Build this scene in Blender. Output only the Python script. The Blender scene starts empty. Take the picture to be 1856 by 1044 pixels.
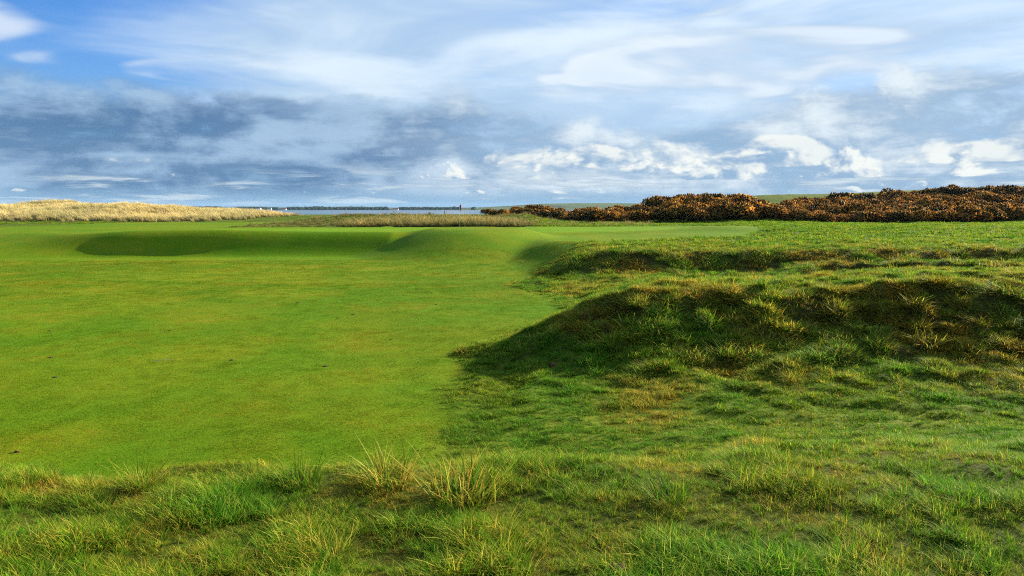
import bpy, bmesh, math, random
import numpy as np
from mathutils import Vector

rng = np.random.default_rng(7)
random.seed(7)
scene = bpy.context.scene
COL = scene.collection

# ------------------------------------------------------------------ camera, sky, sun
EYE = 6.0
FPX, HZ = 1443.0, 377.0                      # focal length and horizon row of the photograph, in its pixels
cam_d = bpy.data.cameras.new('camera')
cam_d.sensor_width = 36.0
cam_d.lens = 36.0 * FPX / 1856.0
cam_d.shift_y = -(522.0 - HZ) / 1856.0
cam_d.clip_start, cam_d.clip_end = 0.05, 40000
cam = bpy.data.objects.new('camera', cam_d)
cam.location = (0, 0, EYE)
cam.rotation_euler = (math.radians(90), 0, 0)
COL.objects.link(cam)
scene.camera = cam

SUN_AZ, SUN_EL = math.radians(52), math.radians(18.5)      # azimuth clockwise from +Y
vs = scene.view_settings
scene.display_settings.display_device = 'sRGB'
vs.view_transform = 'Standard'
vs.look = 'None'
vs.exposure = 1.57
vs.gamma = 1.0

sun_d = bpy.data.lights.new('sun', 'SUN')
sun_d.energy = 5.0
sun_d.angle = math.radians(0.55)
sun_d.color = (1.0, 0.88, 0.66)
sun = bpy.data.objects.new('sun', sun_d)
sdir = Vector((math.sin(SUN_AZ) * math.cos(SUN_EL), math.cos(SUN_AZ) * math.cos(SUN_EL), math.sin(SUN_EL)))
sun.rotation_euler = sdir.to_track_quat('Z', 'Y').to_euler()
sun.location = (60, 40, 60)
COL.objects.link(sun)

scene.cycles.max_bounces = 6
scene.cycles.diffuse_bounces = 3
scene.cycles.transmission_bounces = 3
scene.cycles.volume_bounces = 0
scene.cycles.sample_clamp_indirect = 2.0
scene.cycles.use_denoising = False
scene.cycles.filter_width = 1.1


class NB:
    """small helper: build shader maths with python operators"""
    def __init__(self, nt):
        self.nt = nt

    def node(self, kind, **kw):
        n = self.nt.nodes.new(kind)
        for k, v in kw.items():
            setattr(n, k, v)
        return n

    def put(self, sock, v):
        if isinstance(v, E):
            self.nt.links.new(v.s, sock)
        elif isinstance(v, bpy.types.NodeSocket):
            self.nt.links.new(v, sock)
        else:
            sock.default_value = v

    def m(self, op, a, b=0.0, c=0.0, clamp=False):
        n = self.node('ShaderNodeMath', operation=op, use_clamp=clamp)
        self.put(n.inputs[0], a)
        self.put(n.inputs[1], b)
        self.put(n.inputs[2], c)
        return E(self, n.outputs[0])

    def ss(self, a, b, x):
        n = self.node('ShaderNodeMapRange', interpolation_type='SMOOTHSTEP')
        self.put(n.inputs['Value'], x)
        n.inputs['From Min'].default_value = a
        n.inputs['From Max'].default_value = b
        if a > b:
            n.inputs['From Min'].default_value = b
            n.inputs['From Max'].default_value = a
            n.inputs['To Min'].default_value = 1.0
            n.inputs['To Max'].default_value = 0.0
        return E(self, n.outputs[0])

    def vec(self, x, y, z=0.0):
        n = self.node('ShaderNodeCombineXYZ')
        for i, v in enumerate((x, y, z)):
            self.put(n.inputs[i], v)
        return n.outputs[0]

    def noise(self, v, scale=1.0, detail=3.0, rough=0.5, dist=0.0, color=False, flat=False):
        n = self.node('ShaderNodeTexNoise')
        if flat:
            n.noise_dimensions = '2D'
        self.put(n.inputs['Vector'], v)
        n.inputs['Scale'].default_value = scale
        n.inputs['Detail'].default_value = detail
        n.inputs['Roughness'].default_value = rough
        n.inputs['Distortion'].default_value = dist
        return n.outputs['Color'] if color else E(self, n.outputs[0])

    def mix(self, f, a, b, mode='MIX'):
        n = self.node('ShaderNodeMix', data_type='RGBA', blend_type=mode)
        self.put(n.inputs[0], f)
        for i, v in ((6, a), (7, b)):
            if isinstance(v, tuple):
                v = (v[0], v[1], v[2], 1.0)
            self.put(n.inputs[i], v)
        return n.outputs[2]

    def attr(self, name, fac=True):
        n = self.node('ShaderNodeAttribute', attribute_name=name)
        return E(self, n.outputs['Fac']) if fac else n.outputs['Color']


class E:
    def __init__(self, nb, s):
        self.nb, self.s = nb, s

    def __add__(self, o): return self.nb.m('ADD', self, o)
    def __radd__(self, o): return self.nb.m('ADD', o, self)
    def __sub__(self, o): return self.nb.m('SUBTRACT', self, o)
    def __rsub__(self, o): return self.nb.m('SUBTRACT', o, self)
    def __mul__(self, o): return self.nb.m('MULTIPLY', self, o)
    def __rmul__(self, o): return self.nb.m('MULTIPLY', o, self)
    def __truediv__(self, o): return self.nb.m('DIVIDE', self, o)
    def __rtruediv__(self, o): return self.nb.m('DIVIDE', o, self)
    def clamp(self): return self.nb.m('ADD', self, 0.0, clamp=True)
    def max(self, o): return self.nb.m('MAXIMUM', self, o)
    def min(self, o): return self.nb.m('MINIMUM', self, o)


def build_world():
    w = bpy.data.worlds.new('World')
    scene.world = w
    w.use_nodes = True
    nt = w.node_tree
    nt.nodes.clear()
    b = NB(nt)
    out = b.node('ShaderNodeOutputWorld')
    bg = b.node('ShaderNodeBackground')
    nt.links.new(bg.outputs[0], out.inputs[0])
    sky = b.node('ShaderNodeTexSky', sky_type='NISHITA')
    sky.sun_disc = False
    sky.sun_elevation = SUN_EL
    sky.sun_rotation = SUN_AZ
    sky.air_density, sky.dust_density, sky.ozone_density = 1.0, 0.4, 2.5
    tc = b.node('ShaderNodeTexCoord')
    sep = b.node('ShaderNodeSeparateXYZ')
    nt.links.new(tc.outputs['Generated'], sep.inputs[0])
    x, y, z = (E(b, sep.outputs[i]) for i in range(3))
    az = b.m('ARCTAN2', x, y)
    el = b.m('ARCSINE', z)
    zp = z.max(0.0) + 0.045
    px, py = x / zp, y / zp
    P = b.vec(px, py, 0.0)
    # angular coordinates with a slow warp, used by the heaped clouds
    Q0 = b.vec(az, el * 1.7, 0.0)
    wv = b.noise(Q0, 5.0, 2.0, 0.5, color=True, flat=True)
    va = b.node('ShaderNodeVectorMath', operation='MULTIPLY_ADD')
    nt.links.new(wv, va.inputs[0])
    va.inputs[1].default_value = (0.10, 0.06, 0.0)
    nt.links.new(Q0, va.inputs[2])
    Q = va.outputs[0]

    K = 0.695
    def c(r, g, bl):
        return (r * K, g * K, bl * K)

    base = b.mix(1.0, sky.outputs[0], (0.056 * 0.64, 0.056 * 0.80, 0.056 * 1.14), 'MULTIPLY')
    # low air near the horizon
    base = b.mix(b.ss(0.20, 0.0, el) * 0.92, base, c(0.125, 0.205, 0.305))

    # high thin cirrus
    S = b.vec(px * 0.42 + el * 2.0, py * 1.0, 3.1)
    n1 = b.noise(S, 0.55, 4.0, 0.55, 0.6)
    n1b = b.noise(b.vec(az * 2.2, el * 9.0, 1.7), 1.3, 4.0, 0.55, 0.5)
    cover = b.ss(-0.56, -0.22, az) * 0.36 - 0.21
    m1 = b.ss(0.36, 0.70, n1 * 0.55 + n1b * 0.45 + cover) * b.ss(0.02, 0.10, el)
    base = b.mix(m1 * 0.9, base, b.mix(b.ss(0.40, 0.72, n1b), c(0.25, 0.325, 0.415), c(0.41, 0.465, 0.505)))
    # brighter core of veil, drawn out in streaks
    n1c = b.noise(b.vec(az * 1.0 + 0.35, el * 4.2, 8.3), 3.2, 5.0, 0.55, 0.2)
    m1c = b.ss(0.50, 0.74, n1c + cover * 0.3) * b.ss(0.07, 0.11, el)
    base = b.mix(m1c * 0.7, base, c(0.42, 0.475, 0.515))
    # smooth lens shaped streaks
    nl = b.noise(b.vec(az * 3.0 - el * 5.0, el * 14.0 + az * 1.0, 4.4), 1.25, 3.0, 0.45, 0.6)
    ml = b.ss(0.53, 0.66, nl + b.ss(0.0, 0.3, az) * 0.06 - 0.02) * b.ss(0.10, 0.14, el)
    base = b.mix(ml * 0.65, base, b.mix(b.ss(0.54, 0.66, nl), c(0.27, 0.325, 0.39), c(0.45, 0.48, 0.50)))

    # stratocumulus deck: darker to the left, pale to the right
    n2 = b.noise(P, 0.20, 5.0, 0.58, 0.5, flat=True)
    n2q = b.noise(Q, 9.0, 5.0, 0.6, flat=True)
    n2s = b.noise(b.vec(az * 1.0, el * 3.6, 6.2), 6.0, 5.0, 0.62, 0.15)
    top = 0.143 + (n2q - 0.5) * 0.09 + b.ss(0.05, 0.5, az) * 0.018 - b.ss(0.0, 0.14, az) * b.ss(0.42, 0.20, az) * 0.045
    edge = b.m('SUBTRACT', top, el)
    m2 = b.ss(-0.006, 0.030, edge) * b.ss(0.006, 0.030, el) * b.ss(0.33, 0.50, n2 * 0.3 + n2q * 0.35 + n2s * 0.35 + 0.03)
    dark = b.ss(0.06, -0.22, az)
    lum2 = b.ss(0.41, 0.60, n2q * 0.35 + n2 * 0.2 + n2s * 0.45)
    cd = b.mix(lum2, c(0.054, 0.100, 0.180), c(0.20, 0.275, 0.365))
    cl = b.mix(lum2, c(0.155, 0.225, 0.315), c(0.40, 0.44, 0.465))
    base = b.mix(m2 * 0.95, base, b.mix(dark, cl, cd))

    # heaped cumulus, lit from the right and above
    def cumulus(base, scale, elo, ehi, thr, seed, azw, amount, soft=0.07):
        q = b.node('ShaderNodeVectorMath', operation='ADD')
        nt.links.new(Q, q.inputs[0])
        q.inputs[1].default_value = (seed, seed * 0.37, seed)
        q2 = b.node('ShaderNodeVectorMath', operation='ADD')
        nt.links.new(q.outputs[0], q2.inputs[0])
        q2.inputs[1].default_value = (0.10 / scale, 0.20 / scale, 0.0)
        a = b.noise(q.outputs[0], scale, 5.0, 0.58, flat=True)
        a2 = b.noise(q2.outputs[0], scale, 5.0, 0.54, flat=True)
        win = b.ss(elo - 0.004, elo + 0.008, el) * b.ss(ehi + 0.03, ehi - 0.03, el)
        m = b.ss(thr, thr + soft, a + (win - 1.0) * 0.6 + azw) * amount
        lit = b.ss(-0.07, 0.11, a - a2 + (el - elo) * 0.9 - 0.02)
        colr = b.mix(lit, c(0.165, 0.235, 0.325), c(0.475, 0.485, 0.46))
        return b.mix(m, base, colr)
    right = b.ss(-0.16, 0.06, az)
    # thin low bars of cloud far off
    nb = b.noise(b.vec(az * 1.0, el * 9.0, 2.2), 9.0, 4.0, 0.6, 0.3)
    mb = b.ss(0.47, 0.62, nb) * b.ss(0.060, 0.030, el) * b.ss(-0.002, 0.010, el)
    base = b.mix(mb * 0.75, base, b.mix(b.ss(0.5, 0.68, nb), c(0.15, 0.21, 0.285), c(0.34, 0.385, 0.41)))
    base = cumulus(base, 7.0, 0.045, 0.100, 0.46, 2.3, right * 0.27 - 0.23, 0.8, 0.10)
    base = cumulus(base, 12.0, 0.030, 0.082, 0.46, 7.7, right * 0.26 - 0.22, 0.9, 0.09)
    base = cumulus(base, 21.0, 0.012, 0.036, 0.53, 5.1, right * 0.08 - 0.02, 0.7, 0.09)
    hsv = b.node('ShaderNodeHueSaturation')
    hsv.inputs['Saturation'].default_value = 1.12
    nt.links.new(base, hsv.inputs['Color'])
    nt.links.new(hsv.outputs[0], bg.inputs[0])
    bg.inputs[1].default_value = 1.0
    w.cycles.sampling_method = 'MANUAL'
    w.cycles.sample_map_resolution = 1024


build_world()


# ------------------------------------------------------------------ noise + terrain
def _hash(ix, iy, s):
    n = (ix.astype(np.int64) * 374761393 + iy.astype(np.int64) * 668265263 + s * 1442695041) & 0x7fffffff
    n = ((n ^ (n >> 13)) * 1274126177) & 0x7fffffff
    n = n ^ (n >> 16)
    return (n & 0xffff) / 65535.0


def vnoise(x, y, s=0):
    x = np.asarray(x, float); y = np.asarray(y, float)
    ix, iy = np.floor(x), np.floor(y)
    fx, fy = x - ix, y - iy
    fx = fx * fx * fx * (fx * (fx * 6 - 15) + 10)
    fy = fy * fy * fy * (fy * (fy * 6 - 15) + 10)
    a, b_ = _hash(ix, iy, s), _hash(ix + 1, iy, s)
    c, d = _hash(ix, iy + 1, s), _hash(ix + 1, iy + 1, s)
    return (a + (b_ - a) * fx) * (1 - fy) + (c + (d - c) * fx) * fy      # 0..1


def fbm(x, y, s=0, o=3):
    t, a, n = 0.0, 0.5, 0.0
    for i in range(o):
        ca, sa = math.cos(0.7 * i + .3), math.sin(0.7 * i + .3)
        t = t + a * (vnoise((x * ca - y * sa) * 2 ** i, (x * sa + y * ca) * 2 ** i, s + 17 * i) - 0.5)
        n += a; a *= 0.5
    return t / n                                                        # -.5 .. .5


def S(a, b, x):
    t = np.clip((x - a) / (b - a), 0, 1)
    return t * t * (3 - 2 * t)


def smax(a, b, k=6.0):
    return np.logaddexp(a * k, b * k) / k


def rough_edge(y):
    """x of the line between mown fairway (left) and longer grass (right)"""
    return np.interp(y, [8, 12.5, 16.5, 19, 22, 27, 31, 36, 40, 46, 49, 52, 60, 72, 80],
                        [-.9, -.9, -1.1, .4, 1.7, 1.3, -.2, 1.6, 3.0, 4.5, 9, 15, 19, 22, 24])


def masks(x, y):
    w = fbm(x * .5, y * .5, 5) * 0.9
    rough_r = S(-.40, .50, x - rough_edge(y) + w * 1.3 + .5 * fbm(x * 2.2, y * 1.6, 6))
    bank = 1 - S(8.0, 8.8, y + w * 1.2)
    back = S(74.5, 76, y + w) * S(-29, -25, x + w * 3)
    left = S(52, 62, y + x * 0.0 + w * 3) * (1 - S(-52, -45, x + w * 6))
    far = S(100, 104, y + w * 3)
    rough = np.maximum.reduce([rough_r, bank, back, left, far])
    g = (1 - S(.92, 1.0, np.sqrt(((x + 5) / 21) ** 2 + ((y - 66) / 9.3) ** 2)))
    dune = (1 - S(-46, -36, x + w * 4)) * S(100, 106, y + w * 4) * (1 - S(150, 175, y))
    return rough, g, dune


def H(x, y):
    x = np.asarray(x, float); y = np.asarray(y, float)
    n1 = fbm(x / 13, y / 13, 1)
    z0 = 3.0 + 0.34 * n1 + 0.05 * fbm(x / 3.2, y / 3.2, 2)
    # bank under the photographer
    r = S(-.2, 2.6, x)
    wb = (1 - S(5.1, 8.4, y)) * (1 - r) + (1 - S(4.7, 11.0, y)) * r
    bank = 1.27 * wb + .10 * fbm(x / 1.4, y / 1.4, 3) * wb
    # near mound on the right
    xl = -1.3 + 3.0 * S(16.3, 23, y) + 1.2 * S(14.5, 12.5, y)
    c1 = 1.22 * S(0, 4.2, x - xl) + .22 * S(4, 11, x)
    yc = 16.7 + .5 * fbm(x / 3, y * 0, 8)
    f1 = .25 * S(-4.6, -1.0, y - yc) + .75 * np.clip((y - yc + 2.7) / 2.7, 0, 1) ** 1.7
    keep = .22 + .32 * S(9.5, 13.5, x)
    b1 = c1 * f1 * (1 - (1 - keep) * S(17.5, 31, y))
    # second mound
    xl2 = .1 - 2.0 * S(38, 50, y)
    b2 = 1.08 * S(0, 4.2, x - xl2) * np.clip((y + .8 * fbm(x / 4, y / 4, 9) - 32.6) / 2.7, 0, 1) ** 1.5 + .12 * S(6, 14, x) * S(31, 36, y)
    # green plateau
    yf = np.interp(x, [-60, -28, -18, -8, -4, 20, 60], [52, 50.5, 51.0, 52.0, 55.5, 60, 60])
    wd = 1.72 + 9 * (1 - S(-42, -25, x)) + 4 * S(8, 20, x)
    pl = (1.2 + .25 * S(-32, -24, x) * (1 - S(-9, -3, x)) * (1 - S(2, 9, y - yf))) * S(-1, 1, (y - yf) / wd)
    hump5 = .12 * np.exp(-((x + 21.5) / 6.5) ** 2 - ((y - 54) / 3.5) ** 2)
    ry = np.where(y < 54.5, (y - 54.5) / 12.0, (y - 54.5) / 8.0)
    r3 = np.sqrt((np.where(x < -2.6, (x + 2.6) / 8.2, (x + 2.6) / 9.0)) ** 2 + ry ** 2)
    b3 = 1.70 * S(0, 1, (1.05 - r3) * 1.3)
    hump4 = .55 * np.exp(-((x - 17.5) / 4.2) ** 2 - ((y - 61) / 4.0) ** 2)
    small = .26 * np.exp(-((x + 17) / 4.5) ** 2 - ((y - 40.5) / 1.6) ** 2)
    up = smax(smax(bank, b1), smax(smax(b2, b3), pl + hump5 + hump4)) - math.log(5) / 6.0 * np.exp(-np.maximum.reduce([bank, b1, b2, b3, pl]) * 4)
    z = z0 * (1 - .75 * S(50, 62, y)) + 3.0 * .75 * S(50, 62, y) + up + small
    # eroded hollow on the right
    rr = np.sqrt(((x - 16.2 - .5 * fbm(y, x, 4)) / 5.0) ** 2 + ((y - 30.2 + .06 * (x - 16)) / 3.0) ** 2) + .25 * fbm(x / 1.1, y / 1.1, 12)
    z = z - 1.6 * (1 - S(.66, 1.02, rr))
    # hummocky rough behind the green
    win = S(-27, -20, x) * (1 - S(-2, 9, x))
    hum = S(75, 96, y) * win * (.75 + 1.1 * fbm(x / 7, y / 9, 21)) * (1 - S(106, 120, y))
    z = z + hum
    z = z - .10 * S(-1, 9, x) * S(74, 92, y) * (1 - S(150, 250, y)) + .4 * fbm(x / 9, y / 9, 31) * S(74, 90, y) * S(-2, 9, x)
    # general fall of the land to the shore
    line = EYE - 11.6 / FPX * y
    t = S(104, 128, y) * S(-40, -28, x) + S(138, 220, y) * (1 - S(-40, -28, x))
    t = t * (1 - S(6, 16, x)) + S(112, 150, y) * S(6, 16, x)
    z = z * (1 - t) + (line + .35 * fbm(x / 25, y / 25, 33) * S(120, 160, y) - .12) * t
    # dune ridge on the left
    dc = np.interp(x, [-400, -110, -84, -76, -66, -58, -45, -38, -31], [2.2, 2.0, 1.65, 1.9, 1.75, 1.45, .75, .4, 0])
    z = z + dc * S(101, 119, y + 3 * fbm(x / 10, y / 10, 41)) * (1 - S(135, 190, y)) * (1 + 1.1 * fbm(x / 9, y / 9, 43))
    # gorse bank and hills on the right
    z = z + 1.7 * np.exp(-((x - 27) / 9.0) ** 2 - ((y - 113) / 15.0) ** 2)
    z = z + .6 * S(45, 80, x) * S(70, 118, y)
    hill = (.45 + 2.1 * np.clip((x - 45) / 40, 0, 1)) * S(37, 50, x) * (1 - .5 * S(84.5, 88.5, x)) * S(100, 143, y)
    z = z + hill * (1 - S(180, 230, y))
    z = z + (6.4 + 3.2 * S(90, 190, x) + .9 * fbm(x / 60, y / 60, 51)) * S(25, 95, x) * S(190, 285, y) * (1 - S(330, 430, y))
    # shore
    z = z * (1 - S(430, 600, y)) - 2.0 * S(430, 600, y)
    ro, g, du = masks(x, y)
    hm = np.abs(fbm(x / .5, y / .5, 71, 2)) * 2.2 - .35
    face = S(.35, .9, b1) * S(.10, .45, f1) * (1 - S(.55, .92, f1))
    z = z + ro * hm * ((.03 + .07 * S(1.5, 5, x)) * S(9, 12, y) * (1 - S(60, 75, y)) + .32 * face)
    z = z + ro * (.20 * fbm(x / .5, y / .5, 61) + .20 * fbm(x / 1.4, y / 1.4, 63)) * S(3, 8, y) * (1 - .5 * S(8, 11, y) * (1 - S(12, 14, y)))
    z = z + S(.5, 1.2, b1) * (f1 * (1 - f1) * 4) * (.28 * fbm(x / .8, y / .8, 67))
    return z


def normals(x, y, e=.15):
    dx = (H(x + e, y) - H(x - e, y)) / (2 * e)
    dy = (H(x, y + e) - H(x, y - e)) / (2 * e)
    n = np.stack([-dx, -dy, np.ones_like(dx)], -1)
    return n / np.linalg.norm(n, axis=-1, keepdims=True)


# ------------------------------------------------------------------ mesh helpers
def mesh_np(name, v, f, mat=None, smooth=False, attrs=None, cols=None):
    """v (n,3), f list of arrays (m,k)"""
    v = np.asarray(v, np.float32)
    fl = [np.asarray(a, np.int32) for a in (f if isinstance(f, list) else [f]) if len(a)]
    me = bpy.data.meshes.new(name)
    me.vertices.add(len(v))
    me.vertices.foreach_set('co', v.ravel())
    loops = np.concatenate([a.ravel() for a in fl])
    tot = np.concatenate([np.full(len(a), a.shape[1], np.int32) for a in fl])
    st = np.concatenate([[0], np.cumsum(tot)[:-1]]).astype(np.int32)
    me.loops.add(len(loops))
    me.loops.foreach_set('vertex_index', loops)
    me.polygons.add(len(tot))
    me.polygons.foreach_set('loop_start', st)
    me.polygons.foreach_set('loop_total', tot)
    if smooth:
        me.polygons.foreach_set('use_smooth', np.ones(len(tot), bool))
    for k, a in (attrs or {}).items():
        at = me.attributes.new(k, 'FLOAT', 'POINT')
        at.data.foreach_set('value', np.asarray(a, np.float32))
    for k, a in (cols or {}).items():
        at = me.attributes.new(k, 'FLOAT_COLOR', 'POINT')
        a = np.concatenate([a, np.ones((len(a), 1))], 1).astype(np.float32)
        at.data.foreach_set('color', a.ravel())
    if mat:
        me.materials.append(mat)
    me.update(calc_edges=True)
    return me


def add(name, me, parent=None, loc=None, **props):
    o = bpy.data.objects.new(name, me)
    COL.objects.link(o)
    if parent:
        o.parent = parent
    if loc is not None:
        o.location = loc
    for k, v in props.items():
        o[k] = v
    return o


def new_mat(name):
    m = bpy.data.materials.new(name)
    m.use_nodes = True
    m.node_tree.nodes.clear()
    b = NB(m.node_tree)
    out = b.node('ShaderNodeOutputMaterial')
    return m, b, out


def plain(name, colr, rough=.8, var=.25, scale=6.0, spec=.3):
    m, b, out = new_mat(name)
    p = b.node('ShaderNodeBsdfPrincipled')
    tc = b.node('ShaderNodeTexCoord')
    n = b.noise(tc.outputs['Object'], scale, 4.0, .6)
    lo = tuple(k * (1 - var) for k in colr)
    hi = tuple(min(1, k * (1 + var)) for k in colr)
    b.put(p.inputs['Base Color'], b.mix(b.ss(.3, .7, n), lo, hi))
    p.inputs['Roughness'].default_value = rough
    p.inputs['Specular IOR Level'].default_value = spec
    bp = b.node('ShaderNodeBump')
    bp.inputs['Strength'].default_value = .3
    b.put(bp.inputs['Height'], n)
    b.put(p.inputs['Normal'], bp.outputs[0])
    b.nt.links.new(p.outputs[0], out.inputs[0])
    return m


# ------------------------------------------------------------------ materials
def ground_material():
    m, b, out = new_mat('links_turf')
    geo = b.node('ShaderNodeNewGeometry')
    pos = geo.outputs['Position']
    rough, green, dune, dist = b.attr('rough'), b.attr('green'), b.attr('dune'), b.attr('far')
    nbig = b.noise(pos, .09, 4.0, .6, .3)
    nmid = b.noise(pos, .45, 5.0, .62, .4)
    nsm = b.noise(pos, 3.2, 5.0, .65, .3)
    nfine = b.noise(pos, 26.0, 4.0, .7)
    nvf = b.noise(pos, 110.0, 3.0, .7)
    # mown fairway: yellow green with drier, browner patches and lusher streaks
    fw = b.mix(b.ss(.30, .66, nmid * .6 + nbig * .4), (.090, .205, .004), (.175, .235, .006))
    fw = b.mix(b.ss(.52, .72, nsm * .5 + nmid * .5) * .65, fw, (.32, .235, .018))
    fw = b.mix(b.ss(.55, .36, nbig) * .55, fw, (.085, .200, .004))
    fw = b.mix(b.ss(.42, .70, nfine * .6 + nvf * .4) * .8, fw, (.040, .080, .002))
    gr = b.mix(b.ss(.35, .65, nmid), (.100, .230, .005), (.155, .255, .007))
    rg = b.mix(b.ss(.35, .65, nsm * .6 + nmid * .4), (.055, .125, .005), (.155, .185, .014))
    rg = b.mix(b.ss(.50, .68, nmid * .35 + nfine * .65) * .5, rg, (.19, .15, .030))
    rg = b.mix(b.ss(.50, .38, nfine * .5 + nsm * .5) * .6, rg, (.026, .040, .005))
    rfar = b.mix(b.ss(.38, .64, nmid), (.060, .110, .008), (.115, .140, .018))
    dn = b.mix(b.ss(.35, .65, nsm), (.17, .16, .04), (.38, .30, .12))
    colr = b.mix(green, fw, gr)
    rcol = b.mix(dist, rg, rfar)
    colr = b.mix(rough, colr, rcol)
    colr = b.mix(b.attr('thatch_shade') * (.35 + .65 * b.ss(.34, .52, nsm * .5 + nfine * .5)), colr, b.mix(nfine, (.020, .020, .005), (.062, .058, .014)))  # dark thatch colour, with shade between tufts and on mound faces painted in
    colr = b.mix(dune, colr, dn)
    p = b.node('ShaderNodeBsdfPrincipled')
    b.put(p.inputs['Base Color'], colr)
    p.inputs['Roughness'].default_value = .9
    p.inputs['Specular IOR Level'].default_value = .03
    bp = b.node('ShaderNodeBump')
    bp.inputs['Strength'].default_value = .55
    bp.inputs['Distance'].default_value = .05
    b.put(bp.inputs['Height'], nfine * (.35 + rough * .8) + nvf * .3 + nsm * (.4 + rough * .9))
    b.put(p.inputs['Normal'], bp.outputs[0])
    b.nt.links.new(p.outputs[0], out.inputs[0])
    return m


def grass_material(name, tint=(1, 1, 1), patch=((1, 1, 1), (1, 1, 1)), scale=.6, trans=.45, gloss=.02):
    m, b, out = new_mat(name)
    geo = b.node('ShaderNodeNewGeometry')
    col = b.attr('Col', False)
    oi = b.node('ShaderNodeObjectInfo')
    n = b.noise(geo.outputs['Position'], scale, 4.0, .6, .3)
    t = b.mix(b.ss(.36, .66, n), patch[0], patch[1])
    c1 = b.mix(1.0, col, t, 'MULTIPLY')
    v = E(b, oi.outputs['Random']) * .5 + .75
    vn = b.node('ShaderNodeVectorMath', operation='SCALE')
    b.put(vn.inputs[0], c1)
    b.put(vn.inputs['Scale'], v)
    cc = b.mix(1.0, vn.outputs[0], tint, 'MULTIPLY')
    p = b.node('ShaderNodeBsdfPrincipled')
    b.put(p.inputs['Base Color'], cc)
    p.inputs['Roughness'].default_value = .7
    p.inputs['Specular IOR Level'].default_value = gloss * 3
    tr = b.node('ShaderNodeBsdfTranslucent')
    b.put(tr.inputs[0], cc)
    mx = b.node('ShaderNodeMixShader')
    mx.inputs[0].default_value = trans
    b.nt.links.new(p.outputs[0], mx.inputs[1])
    b.nt.links.new(tr.outputs[0], mx.inputs[2])
    b.nt.links.new(mx.outputs[0], out.inputs[0])
    return m


M_ground = ground_material()
M_long = grass_material('long_grass', tint=(1.5, 1.9, .8), patch=((.75, 1.0, .8), (1.35, 1.1, 1.0)), scale=1.1)
M_rough = grass_material('rough_grass', tint=(1.5, 1.9, .75), patch=((.7, .95, .8), (1.35, 1.08, 1.0)), scale=.55)
M_mown = grass_material('mown_grass', patch=((.80, 1.0, .8), (1.45, 1.05, 1.1)), scale=.45, trans=.35, gloss=.01)
M_marram = grass_material('marram_grass', tint=(1.35, 1.3, 1.15), patch=((.8, .85, .8), (1.12, 1.08, 1.0)), scale=.12, trans=.3)
M_gorse = grass_material('gorse_foliage', patch=((.8, .8, .8), (1.15, 1.2, 1.0)), scale=.3, trans=.2, gloss=.01)
M_bloom = grass_material('gorse_bloom', patch=((.8, .72, .7), (1.1, 1.1, 1.0)), scale=.2, trans=.42, gloss=.01)

# ------------------------------------------------------------------ ground sheet
def axis(c, a, dt, lo, hi):
    t0, t1 = math.asinh((lo - c) / a), math.asinh((hi - c) / a)
    n = int((t1 - t0) / dt)
    return c + a * np.sinh(np.linspace(t0, t1, n))


gx = axis(1.0, 11.0, .0125, -2600, 2600)
gy = axis(9.0, 8.0, .0115, -300, 1100)
GX, GY = np.meshgrid(gx, gy)
gX, gY = GX.ravel(), GY.ravel()
gZ = H(gX, gY)
R_, G_, D_ = masks(gX, gY)
far_attr = S(22, 60, gY)
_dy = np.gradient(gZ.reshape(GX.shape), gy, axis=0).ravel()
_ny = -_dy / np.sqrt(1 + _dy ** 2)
thatch_shade = np.maximum(.65 * (1 - S(6, 8.5, gY)), S(.16, .38, -_ny) * S(11, 12.5, gY) * (1 - S(36, 40, gY)) * R_)  # real thatch on the bank, plus shade painted on slopes facing the camera
nx, ny = len(gx), len(gy)
ii = (np.arange(ny - 1)[:, None] * nx + np.arange(nx - 1)[None, :]).ravel()
quads = np.stack([ii, ii + 1, ii + nx + 1, ii + nx], 1)
qc = quads.mean(1)
fr, fg_, fd = R_[quads].mean(1), G_[quads].mean(1), D_[quads].mean(1)
fy = gY[quads].mean(1)
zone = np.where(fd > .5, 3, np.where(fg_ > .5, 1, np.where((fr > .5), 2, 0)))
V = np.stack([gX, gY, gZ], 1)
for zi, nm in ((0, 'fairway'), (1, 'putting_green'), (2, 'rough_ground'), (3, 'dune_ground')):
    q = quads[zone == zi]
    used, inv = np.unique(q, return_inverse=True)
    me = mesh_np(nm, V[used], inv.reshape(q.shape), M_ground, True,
                 {'rough': R_[used], 'green': G_[used], 'dune': D_[used], 'far': far_attr[used], 'thatch_shade': thatch_shade[used]})
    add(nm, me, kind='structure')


# ------------------------------------------------------------------ grass prototypes
PROTO = {}


def blade_arrays(base, ang, h, lean, wid, bend, col0, col1, seg=3):
    """one curved tapering blade -> verts, faces, colours"""
    d = np.array([math.cos(ang), math.sin(ang), 0])
    s = np.array([-math.sin(ang), math.cos(ang), 0])
    v, c = [], []
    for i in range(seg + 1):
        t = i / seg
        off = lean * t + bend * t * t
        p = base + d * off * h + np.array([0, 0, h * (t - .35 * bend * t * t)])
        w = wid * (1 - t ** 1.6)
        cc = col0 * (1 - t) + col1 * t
        if i < seg:
            v += [p - s * w / 2, p + s * w / 2]; c += [cc, cc]
        else:
            v.append(p); c.append(cc)
    q = [[2 * i, 2 * i + 1, 2 * i + 3, 2 * i + 2] for i in range(seg - 1)]
    tri = [[2 * seg - 2, 2 * seg - 1, 2 * seg]]
    return v, q, tri, c


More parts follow.
